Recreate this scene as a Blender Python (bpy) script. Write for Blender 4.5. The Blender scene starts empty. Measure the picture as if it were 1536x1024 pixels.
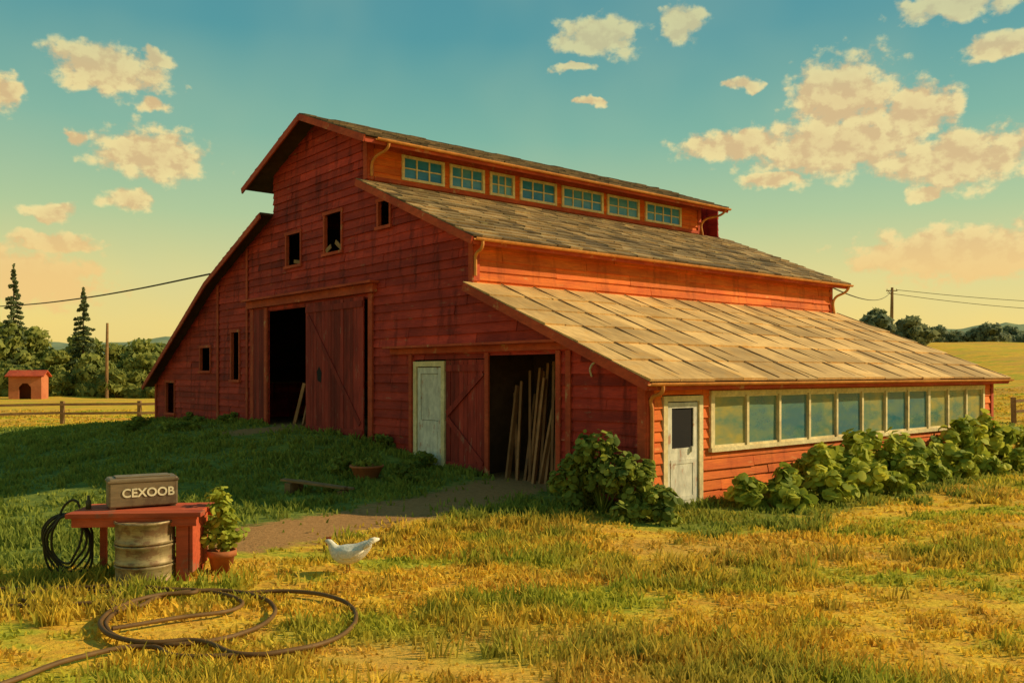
import bpy, bmesh, math, random
import numpy as np
from mathutils import Vector, Matrix
random.seed(4); rng=np.random.default_rng(7)
scene=bpy.context.scene
scene.view_settings.view_transform='Standard'; scene.view_settings.look='None'; scene.view_settings.exposure=0
UX,UY=0.765,0.644; VX,VY=-0.644,0.765; CX,CY=2.31,15.0
def L2W(x,y): return CX+UX*x+VX*y, CY+UY*x+VY*y
# ---------------------------------------------------------------- numpy noise
_g=rng.random((6,256,256))
def vn(x,y,k=0):
    x=np.asarray(x,float);y=np.asarray(y,float)
    xi=np.floor(x).astype(int);yi=np.floor(y).astype(int);fx=x-xi;fy=y-yi
    fx=fx*fx*(3-2*fx);fy=fy*fy*(3-2*fy);g=_g[k]
    a=g[xi%256,yi%256];b=g[(xi+1)%256,yi%256];c=g[xi%256,(yi+1)%256];d=g[(xi+1)%256,(yi+1)%256]
    return (a*(1-fx)+b*fx)*(1-fy)+(c*(1-fx)+d*fx)*fy
def sm(v): v=np.clip(v,0,1); return v*v*(3-2*v)
def T(x,y):
    x=np.asarray(x,float);y=np.asarray(y,float)
    rx,ry=x-CX,y-CY; t=rx*UX+ry*UY; s=rx*VX+ry*VY
    prof=np.interp(s,[-3,0,2,6,8,10,16,20,25.6,34],[0,0,.12,.22,.55,.8,.85,.72,.5,0])
    fade=np.where(t<0,sm((t+10)/10),1-sm((t-14)/12))
    hill=6.6*sm((x-6)/42)*np.clip((y-30)/80,0,1)
    inside=sm((t+.5)/.8)*sm((s+.5)/.8)*(1-sm((t-15)/2))*(1-sm((s-26)/2))
    b=.07*(vn(x/1.3,y/1.3,0)-.5)+.16*(vn(x/5,y/5,1)-.5)+.5*(vn(x/60,y/60,2)-.5)*sm((y-40)/60)
    return prof*fade+hill+b*(1-.85*inside)
def Tz(x,y): return float(T(x,y))
# ---------------------------------------------------------------- mesh builder
class MB:
    def __init__(s): s.V=[];s.F=[];s.t=[]
    def add(s,pts,faces,tint=.5):
        n=len(s.V); s.V+= [tuple(p) for p in pts]; s.F+=[tuple(n+i for i in f) for f in faces]; s.t+=[tint]*len(pts)
    def hexa(s,P,tint=.5): s.add(P,[(0,3,2,1),(4,5,6,7),(0,1,5,4),(1,2,6,5),(2,3,7,6),(3,0,4,7)],tint)
    def box(s,x0,x1,y0,y1,z0,z1,tint=.5):
        s.hexa([(x0,y0,z0),(x1,y0,z0),(x1,y1,z0),(x0,y1,z0),(x0,y0,z1),(x1,y0,z1),(x1,y1,z1),(x0,y1,z1)],tint)
    def wbox(s,m,a0,a1,z0,z1,o0,o1,tint=.5):
        s.hexa([m(a0,z0,o0),m(a1,z0,o0),m(a1,z0,o1),m(a0,z0,o1),m(a0,z1,o0),m(a1,z1,o0),m(a1,z1,o1),m(a0,z1,o1)],tint)
    def beam(s,p,q,w,h,tint=.5,up=(0,0,1)):
        p=Vector(p);q=Vector(q);d=(q-p).normalized();up=Vector(up)
        a=d.cross(up)
        if a.length<1e-3: a=d.cross(Vector((1,0,0)))
        a.normalize(); b=a.cross(d).normalized()
        a=a*w/2;b=b*h/2
        s.hexa([p-a-b,p+a-b,p+a+b,p-a+b,q-a-b,q+a-b,q+a+b,q-a+b],tint)
    def lathe(s,prof,c,n=28,tint=.5):
        base=len(s.V)
        for r,z in prof:
            for i in range(n):
                a=2*math.pi*i/n; s.V.append((c[0]+r*math.cos(a),c[1]+r*math.sin(a),c[2]+z)); s.t.append(tint)
        for j in range(len(prof)-1):
            for i in range(n):
                k=(i+1)%n; s.F.append((base+j*n+i,base+j*n+k,base+(j+1)*n+k,base+(j+1)*n+i))
    def loft(s,rings,n=12,tint=.5):
        base=len(s.V)
        C=[Vector(r[0]) for r in rings]
        for j,(c,rw,rh) in enumerate(rings):
            d=(C[min(j+1,len(C)-1)]-C[max(j-1,0)]).normalized()
            a=d.cross(Vector((0,0,1)))
            if a.length<1e-3:a=Vector((1,0,0))
            a.normalize();b=a.cross(d).normalized()
            for i in range(n):
                t=2*math.pi*i/n; s.V.append(tuple(C[j]+a*rw*math.cos(t)+b*rh*math.sin(t))); s.t.append(tint)
        for j in range(len(rings)-1):
            for i in range(n):
                k=(i+1)%n; s.F.append((base+j*n+i,base+j*n+k,base+(j+1)*n+k,base+(j+1)*n+i))
        s.F.append(tuple(base+i for i in range(n))); s.F.append(tuple(base+(len(rings)-1)*n+i for i in range(n)))
    def obj(s,name,mat,parent=None,smooth=False,bevel=0):
        me=bpy.data.meshes.new(name); me.from_pydata(s.V,[],s.F)
        bm=bmesh.new(); bm.from_mesh(me); bmesh.ops.recalc_face_normals(bm,faces=bm.faces); bm.to_mesh(me); bm.free()
        at=me.attributes.new('tint','FLOAT','POINT'); at.data.foreach_set('value',s.t)
        me.materials.append(mat)
        if smooth: me.shade_smooth()
        o=bpy.data.objects.new(name,me); scene.collection.objects.link(o)
        if parent: o.parent=parent
        if bevel:
            b=o.modifiers.new('b','BEVEL'); b.width=bevel; b.segments=2; b.limit_method='ANGLE'
        return o
def npmesh(name,V,F,mat,attrs,parent=None):
    V=np.asarray(V,np.float32);F=np.asarray(F,np.int32)
    me=bpy.data.meshes.new(name); me.vertices.add(len(V)); me.vertices.foreach_set('co',V.ravel())
    nf,k=F.shape; me.loops.add(nf*k); me.loops.foreach_set('vertex_index',F.ravel())
    me.polygons.add(nf); me.polygons.foreach_set('loop_start',np.arange(0,nf*k,k,dtype=np.int32))
    try: me.polygons.foreach_set('loop_total',np.full(nf,k,dtype=np.int32))
    except Exception: pass
    me.update(calc_edges=True)
    for n,v in attrs.items():
        a=me.attributes.new(n,'FLOAT','POINT'); a.data.foreach_set('value',np.asarray(v,np.float32))
    me.materials.append(mat)
    o=bpy.data.objects.new(name,me); scene.collection.objects.link(o)
    if parent:o.parent=parent
    return o
def empty(name,loc=(0,0,0),rz=0):
    e=bpy.data.objects.new(name,None); scene.collection.objects.link(e); e.location=loc; e.rotation_euler=(0,0,rz); e.empty_display_size=.3; return e
def tube(name,pts,r,mat,parent=None,cyc=False,res=3):
    c=bpy.data.curves.new(name,'CURVE'); c.dimensions='3D'; c.bevel_depth=r; c.bevel_resolution=res; c.resolution_u=10
    sp=c.splines.new('BEZIER'); sp.bezier_points.add(len(pts)-1)
    for b,p in zip(sp.bezier_points,pts): b.co=p; b.handle_left_type='AUTO'; b.handle_right_type='AUTO'
    sp.use_cyclic_u=cyc; c.materials.append(mat)
    o=bpy.data.objects.new(name,c); scene.collection.objects.link(o)
    if parent:o.parent=parent
    return o
# ---------------------------------------------------------------- materials
def newmat(name,rough=.85,spec=.2):
    m=bpy.data.materials.new(name); m.use_nodes=True; nt=m.node_tree
    b=nt.nodes['Principled BSDF']; b.inputs['Roughness'].default_value=rough
    b.inputs['Specular IOR Level'].default_value=spec
    return m,nt,b
def N(nt,t,**k):
    n=nt.nodes.new(t)
    for a,v in k.items(): setattr(n,a,v)
    return n
def mathn(nt,op,a,b=None,c=None,clamp=False):
    n=nt.nodes.new('ShaderNodeMath'); n.operation=op; n.use_clamp=clamp
    for i,v in enumerate((a,b,c)):
        if v is None: continue
        if isinstance(v,(int,float)): n.inputs[i].default_value=v
        else: nt.links.new(v,n.inputs[i])
    return n.outputs[0]
def mix(nt,f,a,b,mode='MIX'):
    n=nt.nodes.new('ShaderNodeMixRGB'); n.blend_type=mode
    for i,v in enumerate((f,a,b)):
        if isinstance(v,(int,float)): n.inputs[i].default_value=v
        elif isinstance(v,tuple): n.inputs[i].default_value=(*v,1) if len(v)==3 else v
        else: nt.links.new(v,n.inputs[i])
    return n.outputs[0]
def noise(nt,vec,scale,detail=5,rough=.55,sc=None):
    if sc is not None:
        mp=N(nt,'ShaderNodeMapping'); mp.inputs['Scale'].default_value=sc; nt.links.new(vec,mp.inputs[0]); vec=mp.outputs[0]
    n=N(nt,'ShaderNodeTexNoise'); n.inputs['Scale'].default_value=scale; n.inputs['Detail'].default_value=detail; n.inputs['Roughness'].default_value=rough
    nt.links.new(vec,n.inputs['Vector']); return n.outputs['Fac']
def rng_map(nt,v,a,b,c=0,d=1):
    n=N(nt,'ShaderNodeMapRange'); n.interpolation_type='SMOOTHSTEP'
    for i,x in enumerate((a,b,c,d)): n.inputs[i+1].default_value=x
    nt.links.new(v,n.inputs[0]); return n.outputs[0]
def attr(nt,name): return N(nt,'ShaderNodeAttribute',attribute_name=name).outputs['Fac']
def paint(name,c1,c2,worn=None,sc=(1,1,1),wornth=.62,bump=.25,rough=.8,tintamt=1.0,grain=(3,3,40),spec=.2,metal=0,grime=0):
    m,nt,b=newmat(name,rough,spec); b.inputs['Metallic'].default_value=metal
    tc=N(nt,'ShaderNodeTexCoord').outputs['Object']
    n1=noise(nt,tc,1.1,4,.6,sc); col=mix(nt,rng_map(nt,n1,.35,.68),c1,c2)
    gr=noise(nt,tc,1.6,4,.65,grain)
    col=mix(nt,mathn(nt,'MULTIPLY',rng_map(nt,gr,.35,.65),.42),col,tuple(c*.42 for c in c1))
    if worn:
        n2=noise(nt,tc,2.3,6,.72,sc); w=rng_map(nt,n2,wornth,wornth+.1); w=mathn(nt,'MULTIPLY',w,.75)
        col=mix(nt,w,col,worn)
    if grime:
        n3=noise(nt,tc,2.2,5,.65,(1.6,1.6,.22)); w=mathn(nt,'MULTIPLY',rng_map(nt,n3,.5,.68),grime)
        col=mix(nt,w,col,tuple(c*.35 for c in c2))
    tv=mathn(nt,'MULTIPLY_ADD',attr(nt,'tint'),tintamt,1-.5*tintamt)
    cc=N(nt,'ShaderNodeCombineColor'); [nt.links.new(tv,cc.inputs[i]) for i in range(3)]
    col=mix(nt,1.0,col,cc.outputs[0],'MULTIPLY')
    nt.links.new(col,b.inputs['Base Color'])
    bp=N(nt,'ShaderNodeBump'); bp.inputs['Strength'].default_value=bump; bp.inputs['Distance'].default_value=.01
    nt.links.new(gr,bp.inputs['Height']); nt.links.new(bp.outputs[0],b.inputs['Normal'])
    return m
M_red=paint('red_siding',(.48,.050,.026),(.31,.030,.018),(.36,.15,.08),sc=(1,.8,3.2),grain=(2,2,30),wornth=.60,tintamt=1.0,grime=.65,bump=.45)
M_side=paint('sunlit_siding',(.86,.20,.028),(.68,.125,.02),(.72,.36,.11),sc=(.8,1,3.5),grain=(2,2,30),wornth=.61,tintamt=.6,grime=.4,bump=.4)  # same red siding, with the sunlit orange brightness put into its colour
M_door=paint('door_red',(.36,.042,.024),(.24,.027,.017),(.30,.13,.08),sc=(3,3,.8),grain=(30,30,1.5),tintamt=1.0,wornth=.58,grime=.5)
M_trim=paint('red_trim',(.54,.09,.03),(.38,.055,.022),(.50,.27,.11),grain=(3,3,8),wornth=.58,tintamt=.5)
M_gut=paint('gutter_tan',(.80,.34,.08),(.62,.22,.05),(.5,.4,.2),grain=(3,3,3),tintamt=.3)
M_cream=paint('cream_paint',(.86,.70,.36),(.74,.56,.26),(.40,.27,.13),grain=(6,6,6),wornth=.60,tintamt=.3)
M_white=paint('white_peeling',(.78,.72,.54),(.66,.60,.46),(.46,.17,.07),sc=(2,2,1),grain=(6,6,3),wornth=.55,tintamt=.3,grime=.3)
M_shing=paint('shingle',(.34,.215,.085),(.19,.13,.055),(.42,.34,.14),grain=(14,4,4),wornth=.58,tintamt=1.5,bump=.6,grime=.0)
M_shingd=paint('shingle_dark',(.23,.15,.07),(.13,.095,.045),(.30,.25,.11),grain=(14,4,4),wornth=.60,tintamt=1.3,bump=.6)
M_panel=paint('roof_sheet',(.76,.47,.17),(.54,.33,.12),(.60,.33,.09),grain=(8,2,2),wornth=.54,tintamt=.7,bump=.3)
M_dark=paint('old_timber',(.12,.065,.035),(.08,.045,.025),None,grain=(4,4,4))
M_lumber=paint('lumber',(.42,.20,.08),(.27,.13,.05),(.15,.09,.05),grain=(3,3,3))
M_wood=paint('weathered_wood',(.36,.20,.08),(.24,.13,.05),(.40,.3,.16),grain=(3,3,3))
M_table=paint('table_red',(.62,.12,.04),(.46,.07,.03),(.3,.15,.08),grain=(2,12,12),wornth=.57)
M_galv=paint('drum_metal',(.46,.34,.15),(.30,.21,.09),(.20,.09,.04),sc=(2,2,4),grain=(3,3,30),rough=.5,spec=.4,metal=.3,bump=.1,wornth=.47,grime=.5)
M_boxm=paint('tin_box',(.26,.18,.09),(.17,.12,.06),(.11,.065,.035),grain=(3,3,20),rough=.55,spec=.4,metal=.2,bump=.1,wornth=.52)
M_hose=paint('hose_rubber',(.38,.20,.06),(.25,.125,.04),None,grain=(3,3,3),rough=.6)
M_hose2=paint('hose_dark',(.10,.08,.03),(.055,.05,.022),None,grain=(3,3,3),rough=.6)
M_terra=paint('terracotta',(.48,.16,.05),(.34,.10,.04),(.4,.25,.15),grain=(3,3,3))
M_hen=paint('feathers_white',(.84,.78,.62),(.72,.64,.48),None,grain=(25,25,25),bump=.6)
M_comb=paint('hen_comb',(.5,.04,.02),(.4,.03,.02),None)
M_beak=paint('hen_beak',(.6,.35,.08),(.5,.3,.06),None)
M_letter=paint('letter_paint',(.86,.76,.48),(.80,.68,.42),None,tintamt=0)
M_black=paint('flat_black',(.015,.012,.01),(.01,.01,.01),None)  # near-black; paints in darkness for window and door openings
M_shed=paint('small_shed_red',(.60,.20,.08),(.5,.15,.06),None)
def glass(name,ramp,mixt=.35,spec=.6):
    m,nt,b=newmat(name,.05,spec)
    tc=N(nt,'ShaderNodeTexCoord').outputs['Object']
    n=noise(nt,tc,1.4,3,.6,(1,1,2.2))
    f=mathn(nt,'MULTIPLY_ADD',n,1.8,-.9); f=mathn(nt,'ADD',f,attr(nt,'tint'),clamp=True)
    r=N(nt,'ShaderNodeValToRGB'); e=r.color_ramp.elements; e[0].color=(*ramp[0],1); e[1].color=(*ramp[2],1); k=e.new(.5); k.color=(*ramp[1],1)
    nt.links.new(f,r.inputs[0]); nt.links.new(r.outputs[0],b.inputs['Base Color'])
    tr=N(nt,'ShaderNodeBsdfTransparent'); ms=N(nt,'ShaderNodeMixShader'); ms.inputs[0].default_value=mixt
    out=nt.nodes['Material Output']; nt.links.new(b.outputs[0],ms.inputs[1]); nt.links.new(tr.outputs[0],ms.inputs[2]); nt.links.new(ms.outputs[0],out.inputs[0])
    return m
M_glass=glass('greenhouse_glass',((.06,.22,.26),(.20,.33,.20),(.60,.48,.12)),.32,.7)  # teal and yellow reflections painted into the pane colours
M_glassb=glass('monitor_glass',((.03,.20,.46),(.06,.28,.56),(.15,.38,.50)),.0,.15)  # blue of the reflected sky painted into the pane colour
def leafmat(name,ca,cb,cc_,trans=.3):
    m,nt,b=newmat(name,.7,.15)
    t=attr(nt,'tint'); r=N(nt,'ShaderNodeValToRGB'); e=r.color_ramp.elements
    e[0].position=0;e[0].color=(*ca,1); e[1].position=1;e[1].color=(*cc_,1); k=e.new(.5);k.color=(*cb,1)
    nt.links.new(t,r.inputs[0]); nt.links.new(r.outputs[0],b.inputs['Base Color'])
    tr=N(nt,'ShaderNodeBsdfTranslucent'); nt.links.new(r.outputs[0],tr.inputs[0])
    ms=N(nt,'ShaderNodeMixShader'); ms.inputs[0].default_value=trans
    out=nt.nodes['Material Output']; nt.links.new(b.outputs[0],ms.inputs[1]); nt.links.new(tr.outputs[0],ms.inputs[2]); nt.links.new(ms.outputs[0],out.inputs[0])
    return m
M_leaf=leafmat('leaves_squash',(.20,.26,.03),(.40,.43,.045),(.66,.63,.08),.4)
M_leafd=leafmat('leaves_bush',(.10,.15,.03),(.20,.24,.035),(.42,.44,.06),.4)
M_tree=leafmat('leaves_trees',(.16,.20,.055),(.29,.31,.07),(.48,.45,.09),.45)
M_pine=leafmat('needles',(.10,.13,.06),(.15,.18,.07),(.22,.24,.09))
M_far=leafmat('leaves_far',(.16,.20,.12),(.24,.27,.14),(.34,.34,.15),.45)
def grass_color(nt):
    pos=N(nt,'ShaderNodeNewGeometry').outputs['Position']
    g=attr(nt,'green_and_shade'); d=attr(nt,'dirt')
    n1=noise(nt,pos,.5,5,.65,(.8,1.7,1)); n2=noise(nt,pos,2.4,4,.6,(1,1.8,1)); n3=noise(nt,pos,.16,3,.6,(.7,1.5,1))
    gold=mix(nt,rng_map(nt,n2,.35,.65),(.84,.53,.05),(.66,.34,.045))
    olive=mix(nt,rng_map(nt,n2,.35,.65),(.36,.37,.035),(.54,.46,.04))
    green_and_shade=mix(nt,rng_map(nt,n2,.35,.65),(.13,.18,.035),(.24,.27,.045))  # darker green grass; painted shade before the gable uses it too
    lit=mix(nt,rng_map(nt,n1,.47,.60),gold,olive)
    lit=mix(nt,mathn(nt,'MULTIPLY',rng_map(nt,n3,.48,.62),.75),lit,(.66,.36,.07))
    gm=mathn(nt,'ADD',g,mathn(nt,'MULTIPLY_ADD',n2,.7,-.35)); gm=rng_map(nt,gm,.3,.7)
    c=mix(nt,gm,lit,green_and_shade)
    dm=mathn(nt,'ADD',d,mathn(nt,'MULTIPLY_ADD',n2,.9,-.45)); dm=rng_map(nt,dm,.3,.6)
    return mix(nt,dm,c,(.42,.22,.08)),n2
m,nt,b=newmat('ground_mat',.95,.05); c,n2=grass_color(nt)
pos=N(nt,'ShaderNodeNewGeometry').outputs['Position']; fine=noise(nt,pos,14,4,.7)
c=mix(nt,mathn(nt,'MULTIPLY',rng_map(nt,fine,.4,.65),.5),c,mix(nt,1.0,c,(.62,.58,.5),'MULTIPLY'))
nt.links.new(c,b.inputs['Base Color']); bp=N(nt,'ShaderNodeBump'); bp.inputs['Strength'].default_value=.6; bp.inputs['Distance'].default_value=.04
nt.links.new(fine,bp.inputs['Height']); nt.links.new(bp.outputs[0],b.inputs['Normal']); M_ground=m
m,nt,b=newmat('grass_mat',.8,.1); c,n2=grass_color(nt)
tv=mathn(nt,'MULTIPLY_ADD',attr(nt,'tint'),.9,.62); cc=N(nt,'ShaderNodeCombineColor'); [nt.links.new(tv,cc.inputs[i]) for i in range(3)]
c=mix(nt,1.0,c,cc.outputs[0],'MULTIPLY'); c=mix(nt,.25,c,(.40,.40,.04)); nt.links.new(c,b.inputs['Base Color'])
tr=N(nt,'ShaderNodeBsdfTranslucent'); nt.links.new(c,tr.inputs[0]); ms=N(nt,'ShaderNodeMixShader'); ms.inputs[0].default_value=.4
out=nt.nodes['Material Output']; nt.links.new(b.outputs[0],ms.inputs[1]); nt.links.new(tr.outputs[0],ms.inputs[2]); nt.links.new(ms.outputs[0],out.inputs[0]); M_grass=m
# ---------------------------------------------------------------- ground
def zones(x,y):
    rx,ry=x-CX,y-CY; t=rx*UX+ry*UY; s=rx*VX+ry*VY
    edge=np.interp(x,[-7,-5,-2.5,1],[9.6,9.9,12.6,13.9])
    g=.9*sm((y-edge)/1.6)*(1-sm((t-.2)/.8))*(1-sm((y-31)/9))  # green grass zone whose darker tone also paints in the barn's cast shadow
    gh=sm((s+3.2)/1.6)*(s<.3)*(t>-1)*(1-sm((t-16)/3)); g=np.maximum(g,.6*gh)
    g=np.maximum(g,.5*sm((-4.5-x)/3)*sm((y-6)/3)*(1-sm((y-31)/9)))
    P=[(.3,17.6),(-1.3,15.2),(-3.2,13.2),(-4.0,12.4)]; dmin=np.full(np.shape(x),1e9)
    for (ax,ay),(bx,by) in zip(P[:-1],P[1:]):
        k=np.clip(((x-ax)*(bx-ax)+(y-ay)*(by-ay))/((bx-ax)**2+(by-ay)**2),0,1)
        dmin=np.minimum(dmin,np.hypot(x-ax-k*(bx-ax),y-ay-k*(by-ay)))
    d=np.exp(-(dmin/1.0)**2)*.95
    dx,dy=L2W(-1.0,13.5); d=np.maximum(d,.85*np.exp(-(((x-dx)/1.5)**2+((y-dy)/1.1)**2)))
    inside=(t>-.05)&(t<14.7)&(s>-.05)&(s<25.7); d=np.where(inside,1,d)
    return g,d,inside
xs=7*np.sinh(np.linspace(-5.9,5.9,361))-1; ys=7*np.sinh(np.linspace(-2.3,6.2,330))+11
X,Y=np.meshgrid(xs,ys); Z=T(X,Y); g,d,ins=zones(X,Y)
V=np.stack([X.ravel(),Y.ravel(),Z.ravel()],1); nx,ny=len(xs),len(ys)
i=np.arange(nx-1)[None,:]+nx*np.arange(ny-1)[:,None]; i=i.ravel()
go=npmesh('ground',V,np.stack([i,i+1,i+nx+1,i+nx],1),M_ground,{'green_and_shade':g.ravel(),'dirt':d.ravel()}); go.data.shade_smooth()
# ---------------------------------------------------------------- grass
def blades(X,D,h,w,g,d,lean_hi=.85):
    k=len(X)
    th=rng.uniform(0,2*math.pi,k); lean=rng.uniform(.1,lean_hi,k)*h; la=rng.uniform(0,2*math.pi,k)
    z=T(X,D)-.01; c,s=np.cos(th)*w,np.sin(th)*w; lx,ly=np.cos(la)*lean,np.sin(la)*lean
    V=np.zeros((k,5,3))
    V[:,0]=np.stack([X-c,D-s,z],1);V[:,1]=np.stack([X+c,D+s,z],1)
    V[:,2]=np.stack([X+c*.8+lx*.35,D+s*.8+ly*.35,z+h*.6],1);V[:,3]=np.stack([X-c*.8+lx*.35,D-s*.8+ly*.35,z+h*.6],1)
    V[:,4]=np.stack([X+lx,D+ly,z+h],1)
    b=np.arange(k)*5
    F=np.concatenate([np.stack([b,b+1,b+2],1),np.stack([b,b+2,b+3],1),np.stack([b+3,b+2,b+4],1)])
    tn=rng.uniform(.1,.9,k)
    return V.reshape(-1,3),F,{'green_and_shade':np.repeat(g,5),'dirt':np.repeat(d*.3,5),'tint':np.repeat(tn,5)}
def grass(n,dmin,dmax,hs):
    D=np.exp(rng.uniform(math.log(dmin),math.log(dmax),n*2)); 
    X=rng.uniform(-1,1,n*2)*(D*.72+3)
    cl=vn(X*1.1,D*1.1,3)*.55+vn(X*4,D*4,4)*.45
    g,d,ins=zones(X,D)
    keep=(~ins)&(rng.random(n*2)<np.clip((cl-.22)*2.5,.1,1)*(1-.95*np.clip(d*1.3,0,1)))
    X=X[keep][:n];D=D[keep][:n];cl=cl[keep][:n];g=g[keep][:n];d=d[keep][:n];k=len(X)
    h=hs*(.4+1.25*np.clip(cl-.25,0,1))*rng.uniform(.5,1.35,k)*(1+.5*g)
    return blades(X,D,h,.005+.0011*D,g,d)
V1,F1,A1=grass(165000,4.5,55,.09)
# longer tufts, gathered in drifts
m_=1500; D=np.exp(rng.uniform(math.log(5.5),math.log(26),m_*3)); X=rng.uniform(-1,1,m_*3)*(D*.7+1)
q=vn(X*.45,D*.8,5); g,d,ins=zones(X,D); keep=(~ins)&(d<.35)&(rng.random(len(X))<np.clip((q-.5)*4,0.03,1)); X=X[keep][:m_];D=D[keep][:m_]
for a in np.linspace(.2,14.4,90):
    x,y=L2W(a,-.12-.25*rng.random()); X=np.append(X,x);D=np.append(D,y)
for a in list(np.linspace(.2,2.0,12))+list(np.linspace(4.5,9,30))+list(np.linspace(15.4,25.4,60)):
    x,y=L2W(-.12-.2*rng.random(),a); X=np.append(X,x);D=np.append(D,y)
nb=26; k=len(X); hh_=np.repeat(rng.uniform(.10,.22,k),nb)*rng.uniform(.5,1.2,k*nb); sp=np.repeat(rng.uniform(.05,.13,k),nb)
X=np.repeat(X,nb)+rng.normal(size=k*nb)*sp; D=np.repeat(D,nb)+rng.normal(size=k*nb)*sp; g,d,ins=zones(X,D)
V2,F2,A2=blades(X,D,hh_,.004+.0009*D,np.clip(g+.45,0,1),d*0,.7)
npmesh('grass',np.concatenate([V1,V2]),np.concatenate([F1,F2+len(V1)]),M_grass,{k_:np.concatenate([A1[k_],A2[k_]]) for k_ in A1})
# ---------------------------------------------------------------- foliage
def leafset(C,R,per,size,seed,inner=.55,jit=.9,ctint=.25,broad=False):
    r=np.random.default_rng(seed); C=np.asarray(C,float);R=np.asarray(R,float);m=len(C);n=m*per
    d=r.normal(size=(n,3)); d/=np.linalg.norm(d,axis=1)[:,None]
    rad=inner+(1-inner)*np.sqrt(r.random(n)); rad*=r.uniform(.8,1.25,n)
    P=np.repeat(C,per,0)+d*np.repeat(R,per,0)*rad[:,None]
    nn=d+r.normal(size=(n,3))*jit*.6
    if broad: nn[:,2]+=.8
    nn/=np.linalg.norm(nn,axis=1)[:,None]
    a=np.cross(nn,r.normal(size=(n,3))); a/=np.linalg.norm(a,axis=1)[:,None]; b=np.cross(nn,a)
    s=size*r.uniform(.5,1.35,n)[:,None]
    ct=r.uniform(-ctint,ctint,m); t=np.clip(.5+np.repeat(ct,per)+r.uniform(-.25,.25,n),0,1)
    if broad:
        pts=[P-a*s]+[P+a*s*q+b*s*w-nn*s*h for q,w,h in ((-.75,.55,.12),(0,.85,.22),(.6,.6,.15),(1.0,0,.1),(.6,-.6,.15),(0,-.85,.22),(-.75,-.55,.12))]
        V=np.stack(pts+[P],1); bb=np.arange(n)*9
        F=np.concatenate([np.stack([bb+8,bb+i,bb+(i+1)%8],1) for i in range(8)])
        return V.reshape(-1,3),F,np.repeat(t,9)
    V=np.stack([P-a*s,P-a*s*.15+b*s*.62-nn*s*.1,P+a*s,P-a*s*.15-b*s*.62-nn*s*.1],1)
    bb=np.arange(n)*4
    return V.reshape(-1,3),np.concatenate([np.stack([bb,bb+1,bb+2],1),np.stack([bb,bb+2,bb+3],1)]),np.repeat(t,4)
def crown(cx,cy,z0,h,rad,r,k=14):
    C=[];R=[]
    for _ in range(k):
        u=r.random(); zz=z0+h*(.16+.72*u); rr=rad*(1-.6*abs(u-.3)/.7)*r.uniform(.25,.9); a=r.uniform(0,6.28)
        q=rad*r.uniform(.25,.48); C.append((cx+rr*math.cos(a),cy+rr*math.sin(a),zz)); R.append((q,q,q*r.uniform(.65,.9)))
    C.append((cx,cy,z0+h*.86)); R.append((rad*.4,rad*.4,h*.14))
    return C,R
def treemass(name,spec,mat,per,size,seed):
    r=np.random.default_rng(seed); C=[];R=[];mb=MB()
    for (x,y,h,rad) in spec:
        z=Tz(x,y)-.2; c,rr=crown(x,y,z,h,rad,r); C+=c;R+=rr
        mb.loft([((x,y,z),.05*h*.5,.05*h*.5),((x+.1,y,z+h*.4),.03*h*.5,.03*h*.5),((x,y,z+h*.8),.012*h*.5,.012*h*.5)],7)
        for q in c[:4]: mb.loft([((x,y,z+h*.35),.012*h,.012*h),(q,.005*h,.005*h)],5)
    e=empty(name); V,F,t=leafset(C,R,per,size,seed); npmesh('foliage',V,F,mat,{'tint':t},e); mb.obj('trunks',M_dark,e); return e
r=np.random.default_rng(31); spec=[]
for x in np.arange(-130,-8,2.9):
    spec.append((x+r.uniform(-1,1),r.uniform(99,112),r.uniform(6.2,9.0)+ (2.2 if x<-57 else 0),r.uniform(2.6,3.9)))
for x in np.arange(-125,-14,2.6): spec.append((x+r.uniform(-1,1),r.uniform(90,97),r.uniform(2.4,5.6),r.uniform(1.8,3.)))
for x in np.arange(-120,-14,2.0): spec.append((x+r.uniform(-1,1),r.uniform(87,91),r.uniform(1.4,3.0),r.uniform(1.3,2.1)))
treemass('tree_line',spec,M_tree,170,.40,5)
spec=[]
for x in np.arange(30,190,2.0): spec.append((x+r.uniform(-1.5,1.5),r.uniform(160,185),r.uniform(3.0,6.0),r.uniform(2.4,4.0)))
for x in np.arange(29,47,1.8): spec.append((x,r.uniform(98,106),r.uniform(2.4,4.6),r.uniform(1.6,2.4)))
for x in np.arange(190,330,7): spec.append((x,r.uniform(160,200),r.uniform(5,8),r.uniform(4,5)))
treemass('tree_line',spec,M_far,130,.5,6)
def pine(x,y,h,rad,seed):
    r=np.random.default_rng(seed); z=Tz(x,y); e=empty('pine_tree'); mb=MB()
    mb.loft([((x,y,z-.2),.2,.2),((x,y,z+h*.5),.11,.11),((x,y,z+h),.02,.02)],8)
    C=[];R=[]
    zz=z+h*.1
    while zz<z+h*.98:
        f=1-(zz-z)/h; rr=rad*(f**.85)
        nb=max(3,int(9*f)+2)
        for _ in range(nb):
            a=r.uniform(0,6.28); q=rr*r.uniform(.7,1.15)
            for s in (.3,.6,.92):
                C.append((x+q*s*math.cos(a),y+q*s*math.sin(a),zz-q*s*.28)); R.append((max(.12,q*.22),max(.12,q*.22),max(.1,.16)))
            mb.loft([((x,y,zz),.035,.035),((x+q*.9*math.cos(a),y+q*.9*math.sin(a),zz-q*.25),.01,.01)],4)
        zz+=.38+.4*f
    C.append((x,y,z+h)); R.append((.1,.1,.35))
    V,F,t=leafset(C,R,26,.17,seed); npmesh('foliage',V,F,M_pine,{'tint':t},e); mb.obj('trunk',M_dark,e)
pine(-57.5,100,14.8,2.3,1); pine(-46.5,94,11.4,2.3,2); pine(-77,104,13.5,2.4,3)
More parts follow.
